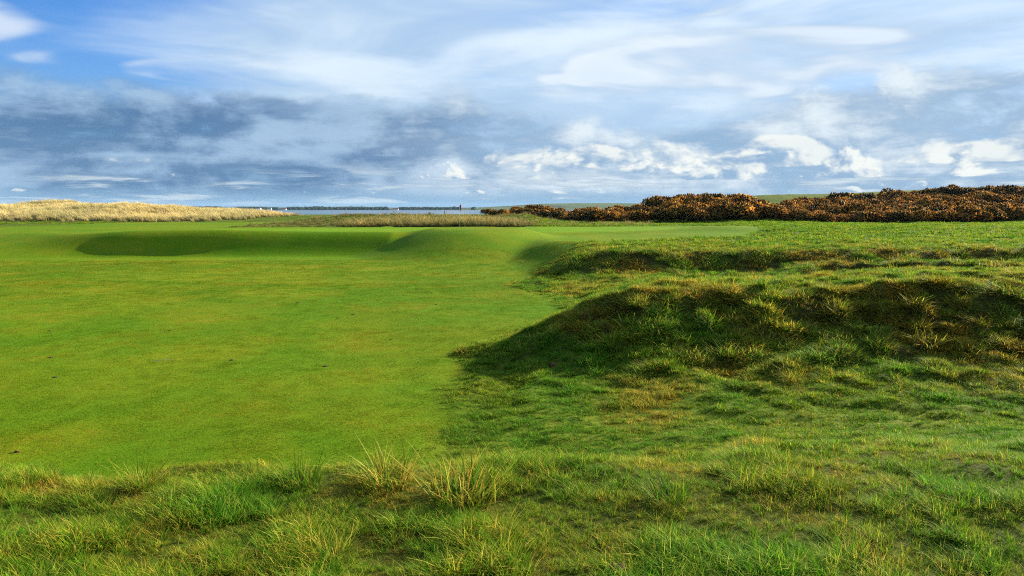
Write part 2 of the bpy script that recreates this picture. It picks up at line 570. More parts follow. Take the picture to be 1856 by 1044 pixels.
def tuft_mesh(name, n, rad, hmin, hmax, wid, lean, bend, palette, mat, seg=3, wind=None, seed=0, power=1.0):
    r = np.random.default_rng(seed)
    V_, Q_, T_, C_ = [], [], [], []
    for i in range(n):
        a = r.uniform(0, 2 * math.pi)
        rr = rad * math.sqrt(r.uniform())
        base = np.array([math.cos(a) * rr, math.sin(a) * rr, -.01])
        ang = a + r.normal(0, 1.0) if wind is None else wind + r.normal(0, .55)
        h = hmin + (hmax - hmin) * r.uniform() ** power
        c0, c1 = palette[r.integers(len(palette))]
        k = r.uniform(.75, 1.25)
        v, q, t, c = blade_arrays(base, ang, h, r.uniform(0, lean), wid * r.uniform(.7, 1.3), bend * r.uniform(.1, 1.3),
                                  np.array(c0) * k, np.array(c1) * k, seg)
        o = len(V_)
        V_ += v; C_ += c
        Q_ += [[j + o for j in f] for f in q]
        T_ += [[j + o for j in f] for f in t]
    fl = ([np.array(Q_)] if Q_ else []) + [np.array(T_)]
    return mesh_np(name, np.array(V_), fl, mat, False, cols={'Col': np.array(C_)})


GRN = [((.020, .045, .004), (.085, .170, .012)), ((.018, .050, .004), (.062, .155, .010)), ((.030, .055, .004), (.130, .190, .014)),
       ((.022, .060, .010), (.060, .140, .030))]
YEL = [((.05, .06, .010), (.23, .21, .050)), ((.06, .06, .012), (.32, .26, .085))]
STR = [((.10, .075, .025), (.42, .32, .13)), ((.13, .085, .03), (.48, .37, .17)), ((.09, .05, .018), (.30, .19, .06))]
RUS = [((.08, .04, .010), (.27, .14, .03)), ((.10, .05, .015), (.32, .19, .05))]


def proto_set(key, specs):
    c = bpy.data.collections.new('source_' + key)
    for i, me in enumerate(specs):
        o = bpy.data.objects.new('%s_%02d' % (key, i), me)
        c.objects.link(o)
    PROTO[key] = (c, len(specs))


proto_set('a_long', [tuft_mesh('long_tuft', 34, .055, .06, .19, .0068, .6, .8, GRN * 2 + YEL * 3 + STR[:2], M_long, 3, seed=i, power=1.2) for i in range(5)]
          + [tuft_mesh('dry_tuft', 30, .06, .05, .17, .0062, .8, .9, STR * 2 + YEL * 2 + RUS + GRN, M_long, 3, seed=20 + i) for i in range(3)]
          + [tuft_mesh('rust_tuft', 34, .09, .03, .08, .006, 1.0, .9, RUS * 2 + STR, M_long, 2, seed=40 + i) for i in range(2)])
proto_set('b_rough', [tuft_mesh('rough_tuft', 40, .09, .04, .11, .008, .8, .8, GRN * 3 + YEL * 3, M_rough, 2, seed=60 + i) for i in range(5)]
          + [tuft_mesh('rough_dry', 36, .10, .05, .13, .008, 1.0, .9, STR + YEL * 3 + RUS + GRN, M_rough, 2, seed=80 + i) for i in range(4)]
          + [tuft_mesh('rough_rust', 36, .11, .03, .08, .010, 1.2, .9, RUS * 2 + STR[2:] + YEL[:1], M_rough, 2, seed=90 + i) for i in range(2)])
MOW = [((.030, .070, .002), (.120, .245, .006)), ((.045, .075, .003), (.180, .260, .008)), ((.022, .065, .002), (.080, .225, .005))]
MOWD = [((.12, .09, .010), (.40, .28, .04)), ((.10, .10, .005), (.30, .28, .02))]
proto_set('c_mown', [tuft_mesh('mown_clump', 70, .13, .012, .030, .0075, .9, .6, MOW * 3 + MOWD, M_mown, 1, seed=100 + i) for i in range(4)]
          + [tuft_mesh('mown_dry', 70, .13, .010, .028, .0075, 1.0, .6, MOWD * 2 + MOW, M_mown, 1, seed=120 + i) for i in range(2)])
MAR = [((.15, .12, .045), (.60, .50, .28)), ((.17, .13, .05), (.66, .56, .34)), ((.11, .095, .03), (.46, .37, .17)), ((.07, .09, .02), (.30, .28, .09))]
proto_set('d_marram', [tuft_mesh('marram_tuft', 46, .38, .45, 1.0, .040, .55, .75, MAR, M_marram, 2, wind=math.pi * .92, seed=140 + i) for i in range(5)])
MARG = [((.05, .07, .015), (.22, .21, .06)), ((.08, .07, .02), (.45, .36, .16)), ((.04, .06, .01), (.12, .15, .03)), ((.10, .08, .03), (.55, .43, .2))]
proto_set('e_links', [tuft_mesh('links_tuft', 40, .32, .30, .85, .034, .6, .6, MARG, M_marram, 2, wind=None, seed=160 + i) for i in range(5)]
          + [tuft_mesh('links_low', 40, .40, .12, .35, .045, 1.0, .8, MARG[:2] + MARG[2:3], M_marram, 2, seed=170 + i) for i in range(3)])


def scatter(name, key, x, y, scl, idx, label, category, tilt=1.0, group=None, sink=0.0):
    coll, n = PROTO[key]
    x = np.asarray(x); y = np.asarray(y)
    z = H(x, y) - sink
    nn = normals(x, y)
    nn = nn * tilt + np.array([0, 0, 1.0]) * (1 - tilt)
    nn /= np.linalg.norm(nn, axis=1, keepdims=True)
    yaw = rng.uniform(0, 2 * math.pi, len(x)) if key != 'd_marram' else rng.normal(0, .45, len(x))
    fwd = np.stack([np.cos(yaw), np.sin(yaw), np.zeros_like(yaw)], 1)
    ax = fwd - nn * (fwd * nn).sum(1, keepdims=True)
    ax /= np.linalg.norm(ax, axis=1, keepdims=True)
    ay = np.cross(nn, ax)
    ry = np.arcsin(np.clip(-ax[:, 2], -1, 1)); rx = np.arctan2(ay[:, 2], nn[:, 2]); rz = np.arctan2(ax[:, 1], ax[:, 0])
    me = bpy.data.meshes.new(name)
    me.vertices.add(len(x))
    me.vertices.foreach_set('co', np.stack([x, y, z], 1).astype(np.float32).ravel())
    a = me.attributes.new('rot', 'FLOAT_VECTOR', 'POINT'); a.data.foreach_set('vector', np.stack([rx, ry, rz], 1).astype(np.float32).ravel())
    a = me.attributes.new('scl', 'FLOAT', 'POINT'); a.data.foreach_set('value', np.asarray(scl, np.float32))
    a = me.attributes.new('idx', 'INT', 'POINT'); a.data.foreach_set('value', np.asarray(idx, np.int32))
    o = add(name, me, kind='stuff', label=label, category=category)
    ng = bpy.data.node_groups.new('scatter_' + name, 'GeometryNodeTree')
    ng.interface.new_socket('Geometry', in_out='INPUT', socket_type='NodeSocketGeometry')
    ng.interface.new_socket('Geometry', in_out='OUTPUT', socket_type='NodeSocketGeometry')
    N = ng.nodes
    gi, go = N.new('NodeGroupInput'), N.new('NodeGroupOutput')
    ci = N.new('GeometryNodeCollectionInfo')
    ci.inputs[0].default_value = coll
    ci.inputs[1].default_value = True
    ci.inputs[2].default_value = True
    ip = N.new('GeometryNodeInstanceOnPoints')
    L = ng.links
    L.new(gi.outputs[0], ip.inputs['Points'])
    L.new(ci.outputs[0], ip.inputs['Instance'])
    ip.inputs['Pick Instance'].default_value = True
    def named(nm, t):
        q = N.new('GeometryNodeInputNamedAttribute'); q.data_type = t; q.inputs['Name'].default_value = nm
        return q.outputs['Attribute']
    L.new(named('idx', 'INT'), ip.inputs['Instance Index'])
    L.new(named('rot', 'FLOAT_VECTOR'), ip.inputs['Rotation'])
    L.new(named('scl', 'FLOAT'), ip.inputs['Scale'])
    L.new(ip.outputs[0], go.inputs[0])
    md = o.modifiers.new('scatter', 'NODES')
    md.node_group = ng
    return o


def sample(x0, x1, y0, y1, dens):
    n = int((x1 - x0) * (y1 - y0) * dens)
    return rng.uniform(x0, x1, n), rng.uniform(y0, y1, n)


def in_view(x, y, m=2.0):
    return np.abs(x) < .66 * y + m


def pick(x, y, n, lo, hi, w):
    """index lo..hi-1 where mask w else 0..lo-1"""
    a = rng.integers(0, lo, len(x)); b_ = rng.integers(lo, hi, len(x))
    return np.where(w, b_, a)


# long grass on the bank
x, y = sample(-7.5, 8.5, 2.0, 10.8, 560)
r_, _, _ = masks(x, y)
p = np.where(y < 6.2, 1.0, np.where(x > -.3, 1 - S(5.6, 8.0, y + 1.6 * fbm(x / 1.3, y / 1.3, 201)), 1 - S(6.0, 8.6, y) * .7)) * r_
clump = fbm(x / .45, y / .45, 203, 2)
p = p * (.85 + .4 * S(-.20, .14, clump))
k = (rng.uniform(size=len(x)) < p) & in_view(x, y, 2.2)
x, y, clump = x[k], y[k], clump[k]
dry = fbm(x / .7, y / .7, 207) + rng.normal(0, .10, len(x)) > .13
rust = (fbm(x / .5, y / .5, 211) + rng.normal(0, .06, len(x)) > .25)
idx = np.where(rust, rng.integers(8, 10, len(x)), np.where(dry, rng.integers(5, 8, len(x)), rng.integers(0, 5, len(x))))
scl = rng.uniform(.30, .64, len(x)) * (.55 + .95 * S(-.2, .3, clump)) * (1 - .38 * S(5.2, 9, y))
scatter('long_grass', 'a_long', x, y, scl, idx, 'long green and straw grass covering the bank', 'grass', tilt=.5)

# rough grass on mounds and slopes
xs, ys = [], []
for (y0, y1, d) in ((6, 14, 170), (14, 20, 150), (20, 30, 55), (30, 44, 30)):
    x, y = sample(-2.5, .68 * y1 + 2.5, y0, y1, d)
    xs.append(x); ys.append(y)
x, y = np.concatenate(xs), np.concatenate(ys)
r_, _, _ = masks(x, y)
cl = fbm(x / .26, y / .26, 221, 2)
nrm = normals(x, y, .4)
steep = S(.10, .35, -nrm[:, 1])
pit = 1 - S(.8, 1.1, np.sqrt(((x - 16.2) / 5.0) ** 2 + ((y - 30.2) / 3.0) ** 2))
k = (rng.uniform(size=len(x)) < r_ * (1 - .85 * steep * (1 - S(-.12, .08, cl))) * (1 - .6 * pit)) & in_view(x, y, 2.2) & (r_ > .3)
x, y, cl, steep = x[k], y[k], cl[k], steep[k]
v = fbm(x / 1.6, y / 1.6, 223) + rng.normal(0, .10, len(x)) + .20 * steep + .05 * S(14, 18, y)
idx = np.where(v > .30, rng.integers(9, 11, len(x)), np.where(v > .09, rng.integers(5, 9, len(x)), rng.integers(0, 5, len(x))))
lush = (1 - S(.6, 2.4, x + .8 * fbm(x, y, 227))) * S(7.5, 8.5, y) * (1 - S(15, 17, y))
idx = np.where(lush > rng.uniform(.2, .8, len(x)), rng.integers(0, 5, len(x)), idx)
scl = (1 - .15 * lush) * rng.uniform(.6, 1.15, len(x)) * (.75 + .7 * S(-.1, .3, cl)) * (1 + .6 * steep) * (1 + .5 * S(18, 40, y)) * (.62 + .38 * S(11, 15, y))
scatter('rough_grass', 'b_rough', x, y, scl, idx, 'tufted rough grass on the mounds beside the fairway', 'grass', tilt=.6)

# taller wisps on the near mound face
x, y = sample(-.5, 13, 12.5, 19, 2.4)
k = (H(x, y) > 3.45) & (rng.uniform(size=len(x)) < .4 + .8 * fbm(x, y, 231))
x, y = x[k], y[k]
scatter('mound_wisps', 'a_long', x, y, rng.uniform(.9, 1.7, len(x)), rng.integers(3, 8, len(x)), 'taller pale grass wisps on the steep mound face', 'grass', tilt=.8)

# mown turf
xs, ys = [], []
for (y0, y1, d) in ((7.4, 13, 90), (13, 20, 65), (20, 32, 34), (32, 46, 16)):
    x, y = sample(-.66 * y1 - 2, min(.66 * y1, 9), y0, y1, d)
    xs.append(x); ys.append(y)
x, y = np.concatenate(xs), np.concatenate(ys)
r_, _, _ = masks(x, y)
k = (r_ < .6) & in_view(x, y, 1.5)
x, y = x[k], y[k]
v = fbm(x / 1.8, y / 1.1, 241) + rng.normal(0, .12, len(x))
scatter('mown_turf', 'c_mown', x, y, rng.uniform(.8, 1.25, len(x)) * (1 + S(18, 40, y) * .9), np.where(v > .10, rng.integers(4, 6, len(x)), rng.integers(0, 4, len(x))),
        'short mown yellow green fairway turf', 'grass', tilt=1.0)

# marram on the dune ridge
x, y = sample(-105, -29, 99, 142, 4.6)
_, _, d_ = masks(x, y)
k = (rng.uniform(size=len(x)) < d_ * (.35 + 1.2 * S(102, 109, y + 5 * fbm(x / 6, y / 6, 251)))) & (np.abs(x) < .70 * y + 6)
x, y = x[k], y[k]
scatter('dune_marram', 'd_marram', x, y, rng.uniform(.7, 1.25, len(x)), rng.integers(0, 5, len(x)), 'pale straw marram grass covering the dune ridge', 'dune grass', tilt=.4)

# long grass behind the green
x, y = sample(-27, 14, 75.8, 118, 4.2)
c_ = fbm(x / 3.5, y / 3.5, 261)
front = (1 - S(80, 90, y + 8 * c_)) * S(-19, -14, x) * (1 - S(-1, 3, x))
k = (rng.uniform(size=len(x)) < .55 + .8 * front + .9 * c_)
x, y, front = x[k], y[k], front[k]
low = rng.uniform(size=len(x)) > .12 + .8 * front
scatter('links_grass', 'e_links', x, y, rng.uniform(.7, 1.45, len(x)) * (1 - .45 * (1 - front)), np.where(low, rng.integers(5, 8, len(x)), rng.integers(0, 5, len(x))),
        'tall dry tussocky grass behind the putting green', 'grass', tilt=.4)

# low rough in the middle distance on the right and by the dune foot
LOW = [((.05, .085, .008), (.14, .18, .022)), ((.06, .07, .010), (.24, .21, .05)), ((.04, .08, .008), (.09, .15, .016))]
proto_set('g_low', [tuft_mesh('low_tuft', 40, .34, .05, .16, .040, 1.0, .8, LOW, M_rough, 2, seed=180 + i) for i in range(5)])
x, y = sample(2, 78, 40, 118, 5.5)
r_, _, _ = masks(x, y)
c_ = fbm(x / 5, y / 5, 271)
k = (r_ > .5) & in_view(x, y, 3) & (rng.uniform(size=len(x)) < .45 + 1.0 * S(-.05, .3, c_) + .5 * S(70, 80, y))
x, y = x[k], y[k]
x2, y2 = sample(-80, -40, 56, 104, 1.6)
r2, _, _ = masks(x2, y2)
k = (r2 > .5) & (rng.uniform(size=len(x2)) < .3 + 2 * fbm(x2 / 6, y2 / 6, 275))
x, y = np.concatenate([x, x2[k]]), np.concatenate([y, y2[k]])
scatter('far_rough', 'g_low', x, y, rng.uniform(.6, 1.5, len(x)), rng.integers(0, 5, len(x)), 'low rough grass on the ground before the gorse', 'grass', tilt=.5)


# ------------------------------------------------------------------ single tussocks on the bank
def at(px, py, h):
    """world point on height h seen at that place"""
    Y = (EYE - h) * FPX / (py - HZ)
    return (px - 928) / FPX * Y, Y


tus = [(842, 893, 1.75, 'tall straw coloured grass tussock standing up at the lip of the bank', 0),
       (705, 872, 1.35, 'straw topped grass tussock leaning beside the tallest tussock', 1),
       (262, 872, 1.05, 'sparse pale grass tussock at the bank lip above the fairway', 2),
       (545, 868, 1.1, 'green and pale grass tussock at the bank lip with upright blades', 2),
       (600, 990, .85, 'dry yellow grass tussock low on the near bank', 1),
       (1215, 905, 1.0, 'light green spiky grass tussock where bank meets rough slope', 3)]
pal = [STR * 2 + YEL * 3 + GRN, STR * 2 + YEL * 2 + GRN, YEL * 2 + STR + GRN * 2, GRN * 3 + YEL]
for i, (px, py, s, lab, pi) in enumerate(tus):
    X, Y = at(px, py, 4.25)
    me = tuft_mesh('grass_tussock', 210, .11, .08, .24, .0055, .75, .75, pal[pi], M_long, 4, seed=300 + i, power=.9)
    o = add('grass_tussock', me, loc=(X, Y, float(H(X, Y)) - .01), label=lab, category='grass tussock')
    o.scale = (s, s, s)

# ------------------------------------------------------------------ clods, divots, stick
M_earth = plain('earth', (.13, .065, .025), .95, .5, 60)
M_dark = plain('dark_soil', (.05, .036, .018), .95, .5, 60)
M_straw = plain('dry_stem', (.55, .47, .33), .7, .2, 40)


def clod_mesh(name, r, h, mat, seed):
    bm = bmesh.new()
    bmesh.ops.create_icosphere(bm, subdivisions=3, radius=1)
    rr = np.random.default_rng(seed)
    ph = rr.uniform(0, 9, 3)
    for v in bm.verts:
        k = 1 + .9 * float(fbm(np.array(v.co.x * 2.1 + ph[0]), np.array(v.co.y * 2.1 + v.co.z * 1.3 + ph[1]), seed, 3))
        v.co = Vector((v.co.x * r * k * 1.3, v.co.y * r * k, v.co.z * h * k))
    me = bpy.data.meshes.new(name)
    bm.to_mesh(me); bm.free()
    me.materials.append(mat)
    return me


def put_clod(name, px, py, zg, r, h, mat, lab, cat, group=None, seed=1):
    X, Y = at(px, py, zg)
    for _ in range(3):
        X, Y = at(px, py, float(H(X, Y)))
    o = add(name, clod_mesh(name, r, h, mat, seed), loc=(X, Y, float(H(X, Y)) + h * .35), label=lab, category=cat)
    if group:
        o['group'] = group
    return o


for i, (px, py) in enumerate([(308, 599), (420, 653), (540, 549), (612, 578), (640, 570), (92, 648), (708, 616), (100, 684), (755, 525), (90, 600), (790, 552), (590, 664)]):
    put_clod('turf_divot', px, py, 3.0, (.022 + .010 * (i % 3)), .012, M_dark, 'small dark divot lying on the sunlit mown fairway', 'divot', 'dark divots scattered on the fairway', 500 + i)
put_clod('earth_clod', 1003, 664, 3.1, .055, .05, M_earth, 'round orange brown earth clod at the shaded end of the near mound', 'clod', seed=520)
put_clod('earth_clod', 1122, 1037, 4.3, .045, .03, M_earth, 'brown earth clod among the near bank grass', 'clod', seed=521)
put_clod('earth_clod', 30, 820, 3.0, .026, .02, M_earth, 'reddish earth clod on the fairway below the bank lip', 'clod', seed=522)

X, Y = at(295, 656, 3.0)
for _ in range(3):
    X, Y = at(295, 656, float(H(X, Y)))
pts = [(-.17, -.035, .02), (-.08, -.012, .030), (.03, .018, .034), (.17, .05, .024)]
bm = bmesh.new()
rings = []
for i, pt in enumerate(pts):
    rad = .007 - .0012 * i
    rings.append([bm.verts.new((pt[0], pt[1] + math.cos(a) * rad, pt[2] + math.sin(a) * rad)) for a in np.linspace(0, 2 * math.pi, 6, endpoint=False)])
for a, b_ in zip(rings[:-1], rings[1:]):
    for j in range(6):
        bm.faces.new((a[j], a[(j + 1) % 6], b_[(j + 1) % 6], b_[j]))
bm.faces.new(rings[0][::-1]); bm.faces.new(rings[-1])
me = bpy.data.meshes.new('dry_stem'); bm.to_mesh(me); bm.free(); me.materials.append(M_straw)
add('dry_stem', me, loc=(X, Y, float(H(X, Y)) + .005), label='pale dry grass stem lying on the fairway', category='stem')

# ------------------------------------------------------------------ flagstick
def tube(bm, p0, p1, r0, r1, n=10, mi=0):
    d = (Vector(p1) - Vector(p0)).normalized()
    u = d.orthogonal().normalized(); w = d.cross(u)
    A = [bm.verts.new(Vector(p0) + (u * math.cos(t) + w * math.sin(t)) * r0) for t in np.linspace(0, 2 * math.pi, n, endpoint=False)]
    B = [bm.verts.new(Vector(p1) + (u * math.cos(t) + w * math.sin(t)) * r1) for t in np.linspace(0, 2 * math.pi, n, endpoint=False)]
    for j in range(n):
        f = bm.faces.new((A[j], A[(j + 1) % n], B[(j + 1) % n], B[j])); f.material_index = mi; f.smooth = True
    bm.faces.new(A[::-1]).material_index = mi; bm.faces.new(B).material_index = mi


def bm_obj(name, bm, mat, parent=None, loc=None, **k):
    me = bpy.data.meshes.new(name); bm.to_mesh(me); bm.free()
    for m_ in (mat if isinstance(mat, list) else [mat]):
        me.materials.append(m_)
    return add(name, me, parent, loc, **k)


FX, FY = (833 - 928) / FPX * 66.0, 66.0
fz = float(H(FX, FY))
M_white = plain('white_paint', (.78, .78, .76), .45, .06, 9)
M_black = plain('black_paint', (.012, .012, .014), .5, .2, 9)
M_red = plain('red_cloth', (.62, .035, .045), .8, .2, 12)
fl = add('flagstick', None, loc=(FX, FY, fz), label='white and black flagstick with limp red flag standing in the green', category='flagstick')
bm = bmesh.new(); tube(bm, (0, 0, -.12), (0, 0, .55), .016, .016); bm_obj('lower_pole', bm, M_black, fl)
bm = bmesh.new(); tube(bm, (0, 0, .55), (0, 0, 2.13), .0155, .012); bm_obj('upper_pole', bm, M_white, fl)
bm = bmesh.new()
tube(bm, (0, 0, 2.13), (0, 0, 2.17), .02, .008); bm_obj('pole_cap', bm, M_white, fl)
bm = bmesh.new(); tube(bm, (0, 0, .004), (0, 0, .02), .056, .054, 20); bm_obj('hole_cup', bm, M_white, fl)
bm = bmesh.new()
nu, nv = 14, 12
grid = []
for i in range(nv + 1):
    row = []
    t = i / nv
    for j in range(nu + 1):
        s = j / nu
        xx = .018 + s * .115 * (1 - .35 * t) + .012 * math.sin(9 * t)
        yy = (.035 + .035 * t) * math.sin(s * 9.5 + t * 1.5) * (.35 + s)
        zz = 2.12 - t * (.42 + .16 * s) - .10 * s * s
        row.append(bm.verts.new((xx, yy, zz)))
    grid.append(row)
for i in range(nv):
    for j in range(nu):
        bm.faces.new((grid[i][j], grid[i][j + 1], grid[i + 1][j + 1], grid[i + 1][j])).smooth = True
fo = bm_obj('flag', bm, M_red, fl)
fo.modifiers.new('thick', 'SOLIDIFY').thickness = .004

# ------------------------------------------------------------------ gorse bushes
def gorse_meshes(seed, bloom):
    r = np.random.default_rng(seed)
    lobes = []
    for i in range(9):
        a = r.uniform(0, 2 * math.pi); rr = .75 * math.sqrt(r.uniform())
        lobes.append((math.cos(a) * rr, math.sin(a) * rr, .45 + .55 * r.uniform() * (1 - rr * .4), r.uniform(.42, .68)))
    def spike_cloud(n, size, colr, mat, name, shrink, up=0.0):
        V_, T_, C_ = [], [], []
        for i in range(n):
            lx, ly, lz, lr = lobes[r.integers(len(lobes))]
            d = r.normal(size=3); d /= np.linalg.norm(d)
            if d[2] < -.35 + up:
                d[2] = -d[2]
            p = np.array([lx, ly, lz]) + d * lr * shrink * r.uniform(.80, 1.06)
            if p[2] < .02:
                p[2] = r.uniform(.02, .2)
            t1 = np.cross(d, r.normal(size=3)); t1 /= np.linalg.norm(t1); t2 = np.cross(d, t1)
            s = size * r.uniform(.6, 1.4)
            o = len(V_)
            tip = p + d * s * 1.15 + np.array([0, 0, s * .3])
            V_ += [p + t1 * s * .6, p - t1 * s * .35 + t2 * s * .55, p - t1 * s * .35 - t2 * s * .55, tip]
            T_ += [[o, o + 1, o + 3], [o + 1, o + 2, o + 3], [o + 2, o, o + 3]]
            k = r.uniform(.55, 1.4)
            cc = np.array(colr[r.integers(len(colr))]) * k
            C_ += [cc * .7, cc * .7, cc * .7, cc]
        return mesh_np(name, np.array(V_), np.array(T_), mat, False, cols={'Col': np.array(C_)})
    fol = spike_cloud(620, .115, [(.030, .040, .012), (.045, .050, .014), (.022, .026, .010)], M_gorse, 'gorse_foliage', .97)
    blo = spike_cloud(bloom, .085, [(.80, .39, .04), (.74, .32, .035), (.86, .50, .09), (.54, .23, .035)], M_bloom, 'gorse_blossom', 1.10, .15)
    return fol, blo


GM = [gorse_meshes(700 + i, (980, 720, 1250, 400, 130, 880)[i]) for i in range(6)]


def gorse_ok(x, y):
    # ground that carries gorse
    base = np.interp(x, [-6, 0, 6, 12, 20, 30, 40, 50, 62, 80, 100], [105, 102, 96, 93, 92, 93, 92, 89, 98, 112, 120])
    w = 4 * fbm(x / 6, y / 6, 301)
    top = np.interp(x, [-6, 4, 14, 22, 34, 42, 52, 100], [113, 113, 110, 122, 124, 124, 148, 152])
    return (y + w > base) & (y + w * .5 < top) & (x > -3.2)


pts = []
cand = np.stack([rng.uniform(-6, 112, 60000), rng.uniform(90, 152, 60000)], 1)
ok = gorse_ok(cand[:, 0], cand[:, 1]) & (cand[:, 0] < .66 * cand[:, 1] + 6)
cand = cand[ok]
cell = {}
for cx_, cy_ in cand:
    md_ = 1.6
    kx, ky = int(cx_ // md_), int(cy_ // md_)
    if all((cx_ - a) ** 2 + (cy_ - b_) ** 2 > md_ ** 2 for i in (-1, 0, 1) for j in (-1, 0, 1) for a, b_ in cell.get((kx + i, ky + j), [])):
        cell.setdefault((kx, ky), []).append((cx_, cy_))
        pts.append((cx_, cy_))
pts = np.array(sorted(pts, key=lambda q: q[1]))
gz = H(pts[:, 0], pts[:, 1])
bl = fbm(pts[:, 0] / 8, pts[:, 1] / 8, 311) + rng.normal(0, .12, len(pts))
kind = np.where(bl < -.20, 4, np.where(bl < -.08, 3, np.where(bl < .05, 1, np.where(bl < .15, 5, np.where(bl < .25, 0, 2)))))
sz = np.clip(rng.normal(1.22, .24, len(pts)) * (1 + .5 * fbm(pts[:, 0] / 4.5, pts[:, 1] / 4.5, 321)), .6, 2.2) * (1 - .38 * np.exp(-((pts[:, 0] - 38.5) / 3.5) ** 2)) * np.interp(pts[:, 0], [-3, 4, 10, 18, 22], [.55, .72, .78, .85, 1.0])
# front row first: rank by how much stands before each bush
order = np.argsort(pts[:, 1] - np.interp(pts[:, 0], [-6, 12, 40, 62, 100], [104, 95, 96, 104, 122]) - 2.2 * (gz - 4.5))
named, rest = order[:290], order[290:]


def gorse_label(x, y, z, k):
    look = {2: 'densely blossoming orange', 0: 'orange flowering', 5: 'orange flowering', 1: 'half flowering', 3: 'sparsely flowering dark', 4: 'dark nearly bare'}[k]
    if x < 4:
        return look + ' gorse bush on the low rise beside the flagstick side of the bank'
    if x < 16:
        return look + ' gorse bush in the low clump before the far green hill'
    if x < 38:
        return look + ' gorse bush on the rounded gorse mound behind the green'
    if z > 7.5:
        return look + ' gorse bush high on the long flat topped gorse hill'
    return look + ' gorse bush along the foot of the long gorse hill'


for i in named:
    x_, y_, z_, k_ = pts[i, 0], pts[i, 1], gz[i], int(kind[i])
    o = add('gorse_bush', GM[k_][0], loc=(x_, y_, z_ - .12), label=gorse_label(x_, y_, z_, k_), category='gorse bush', group='gorse bushes: ' + gorse_label(x_, y_, z_, k_))
    o.rotation_euler = (0, 0, rng.uniform(0, 6.28))
    o.scale = (sz[i] * 1.1, sz[i] * 1.1, sz[i] * rng.uniform(.72, .98))
    add('blossom', GM[k_][1], o)

cg = bpy.data.collections.new('source_f_gorse')
for i, (fo_, bl_) in enumerate(GM):      # one joined source mesh per kind for the thicket
    vs_, fs_, cs_, ms_ = [], [], [], []
    off = 0
    for mi, me in enumerate((fo_, bl_)):
        n = len(me.vertices)
        a = np.empty(n * 3, np.float32); me.vertices.foreach_get('co', a)
        c_ = np.empty(n * 4, np.float32); me.attributes['Col'].data.foreach_get('color', c_)
        l = np.empty(len(me.loops), np.int32); me.loops.foreach_get('vertex_index', l)
        vs_.append(a.reshape(-1, 3)); cs_.append(c_.reshape(-1, 4)[:, :3]); fs_.append(l.reshape(-1, 3) + off); ms_.append(np.full(len(l) // 3, mi, np.int32))
        off += n
    me = mesh_np('gorse_mix', np.concatenate(vs_), np.concatenate(fs_), M_gorse, False, cols={'Col': np.concatenate(cs_)})
    me.materials.append(M_bloom)
    me.polygons.foreach_set('material_index', np.concatenate(ms_))
    cg.objects.link(bpy.data.objects.new('f_gorse_%02d' % i, me))
PROTO['f_gorse'] = (cg, 6)
if len(rest):
    scatter('gorse_thicket', 'f_gorse', pts[rest, 0], pts[rest, 1], sz[rest], kind[rest], 'dense orange flowering gorse thicket covering the far part of the hill', 'gorse thicket', tilt=.0, sink=.12)

# ------------------------------------------------------------------ far things on this side of the water
M_cloth = [plain('dark_clothes', (.02, .022, .03), .9, .3, 8), plain('navy_clothes', (.015, .018, .035), .9, .3, 8)]
M_skin = plain('skin', (.42, .25, .17), .6, .1, 8)


def person(px, Y, lab, pose, mi):
    X = (px - 928) / FPX * Y
    z = float(H(X, Y))
    me = bpy.data.meshes.new('person')
    s = pose
    J = [(0, 0, .95), (0, 0, 1.22), (0, .02 * s, 1.45), (0, .03 * s, 1.56),
         (-.19, 0, 1.42), (-.25, .06 * s, 1.14), (-.22, .20 * s, .92), (.19, 0, 1.42), (.26, -.03, 1.14), (.25, .10 * s, .90),
         (-.10, 0, .90), (-.13, .10 * s, .48), (-.13, .02, .06), (-.13, .16, .03), (.10, 0, .90), (.13, -.08 * s, .48), (.14, -.16 * s, .06), (.14, -.02, .03)]
    Ed = [(0, 1), (1, 2), (2, 3), (2, 4), (4, 5), (5, 6), (2, 7), (7, 8), (8, 9), (0, 10), (10, 11), (11, 12), (12, 13), (0, 14), (14, 15), (15, 16), (16, 17)]
    R = [.16, .15, .13, .06, .075, .055, .042, .075, .055, .042, .10, .07, .05, .045, .10, .07, .05, .045]
    me.from_pydata(J, Ed, [])
    me.materials.append(M_cloth[mi])
    o = add('person', me, loc=(X, Y, z), label=lab, category='person')
    sk = o.modifiers.new('skin', 'SKIN')
    for i, v in enumerate(me.skin_vertices[0].data):
        v.radius = (R[i], R[i] * .8)
        v.use_root = (i == 0)
    o.modifiers.new('sub', 'SUBSURF').render_levels = 1
    o.rotation_euler = (0, 0, .8 * s)
    bm = bmesh.new()
    bmesh.ops.create_uvsphere(bm, u_segments=14, v_segments=10, radius=.105)
    for v in bm.verts:
        v.co = Vector((v.co.x * .85, v.co.y * (1.0 + (.12 if v.co.y > .07 and abs(v.co.z) < .04 else 0)), v.co.z * 1.15 + 1.66))
    bm_obj('head', bm, M_skin, o)
    bm = bmesh.new()
    bmesh.ops.create_uvsphere(bm, u_segments=14, v_segments=8, radius=.115)
    bmesh.ops.delete(bm, geom=[v for v in bm.verts if v.co.z < -.005], context='VERTS')
    for v in bm.verts:
        v.co = Vector((v.co.x * .88, v.co.y + (.06 if v.co.z < .02 and v.co.y > .05 else 0), v.co.z + 1.70))
    bm_obj('cap', bm, M_cloth[1 - mi], o)
    return o


person(714, 370, 'distant person in dark clothes standing alone on the ridge before the water', 1, 0)
person(806, 350, 'distant person in navy clothes standing on the ridge close to the flagstick', -1, 1)

M_shrub = grass_material('shrub_leaf', patch=((.6, .8, .7), (1, 1, 1)), trans=.15)


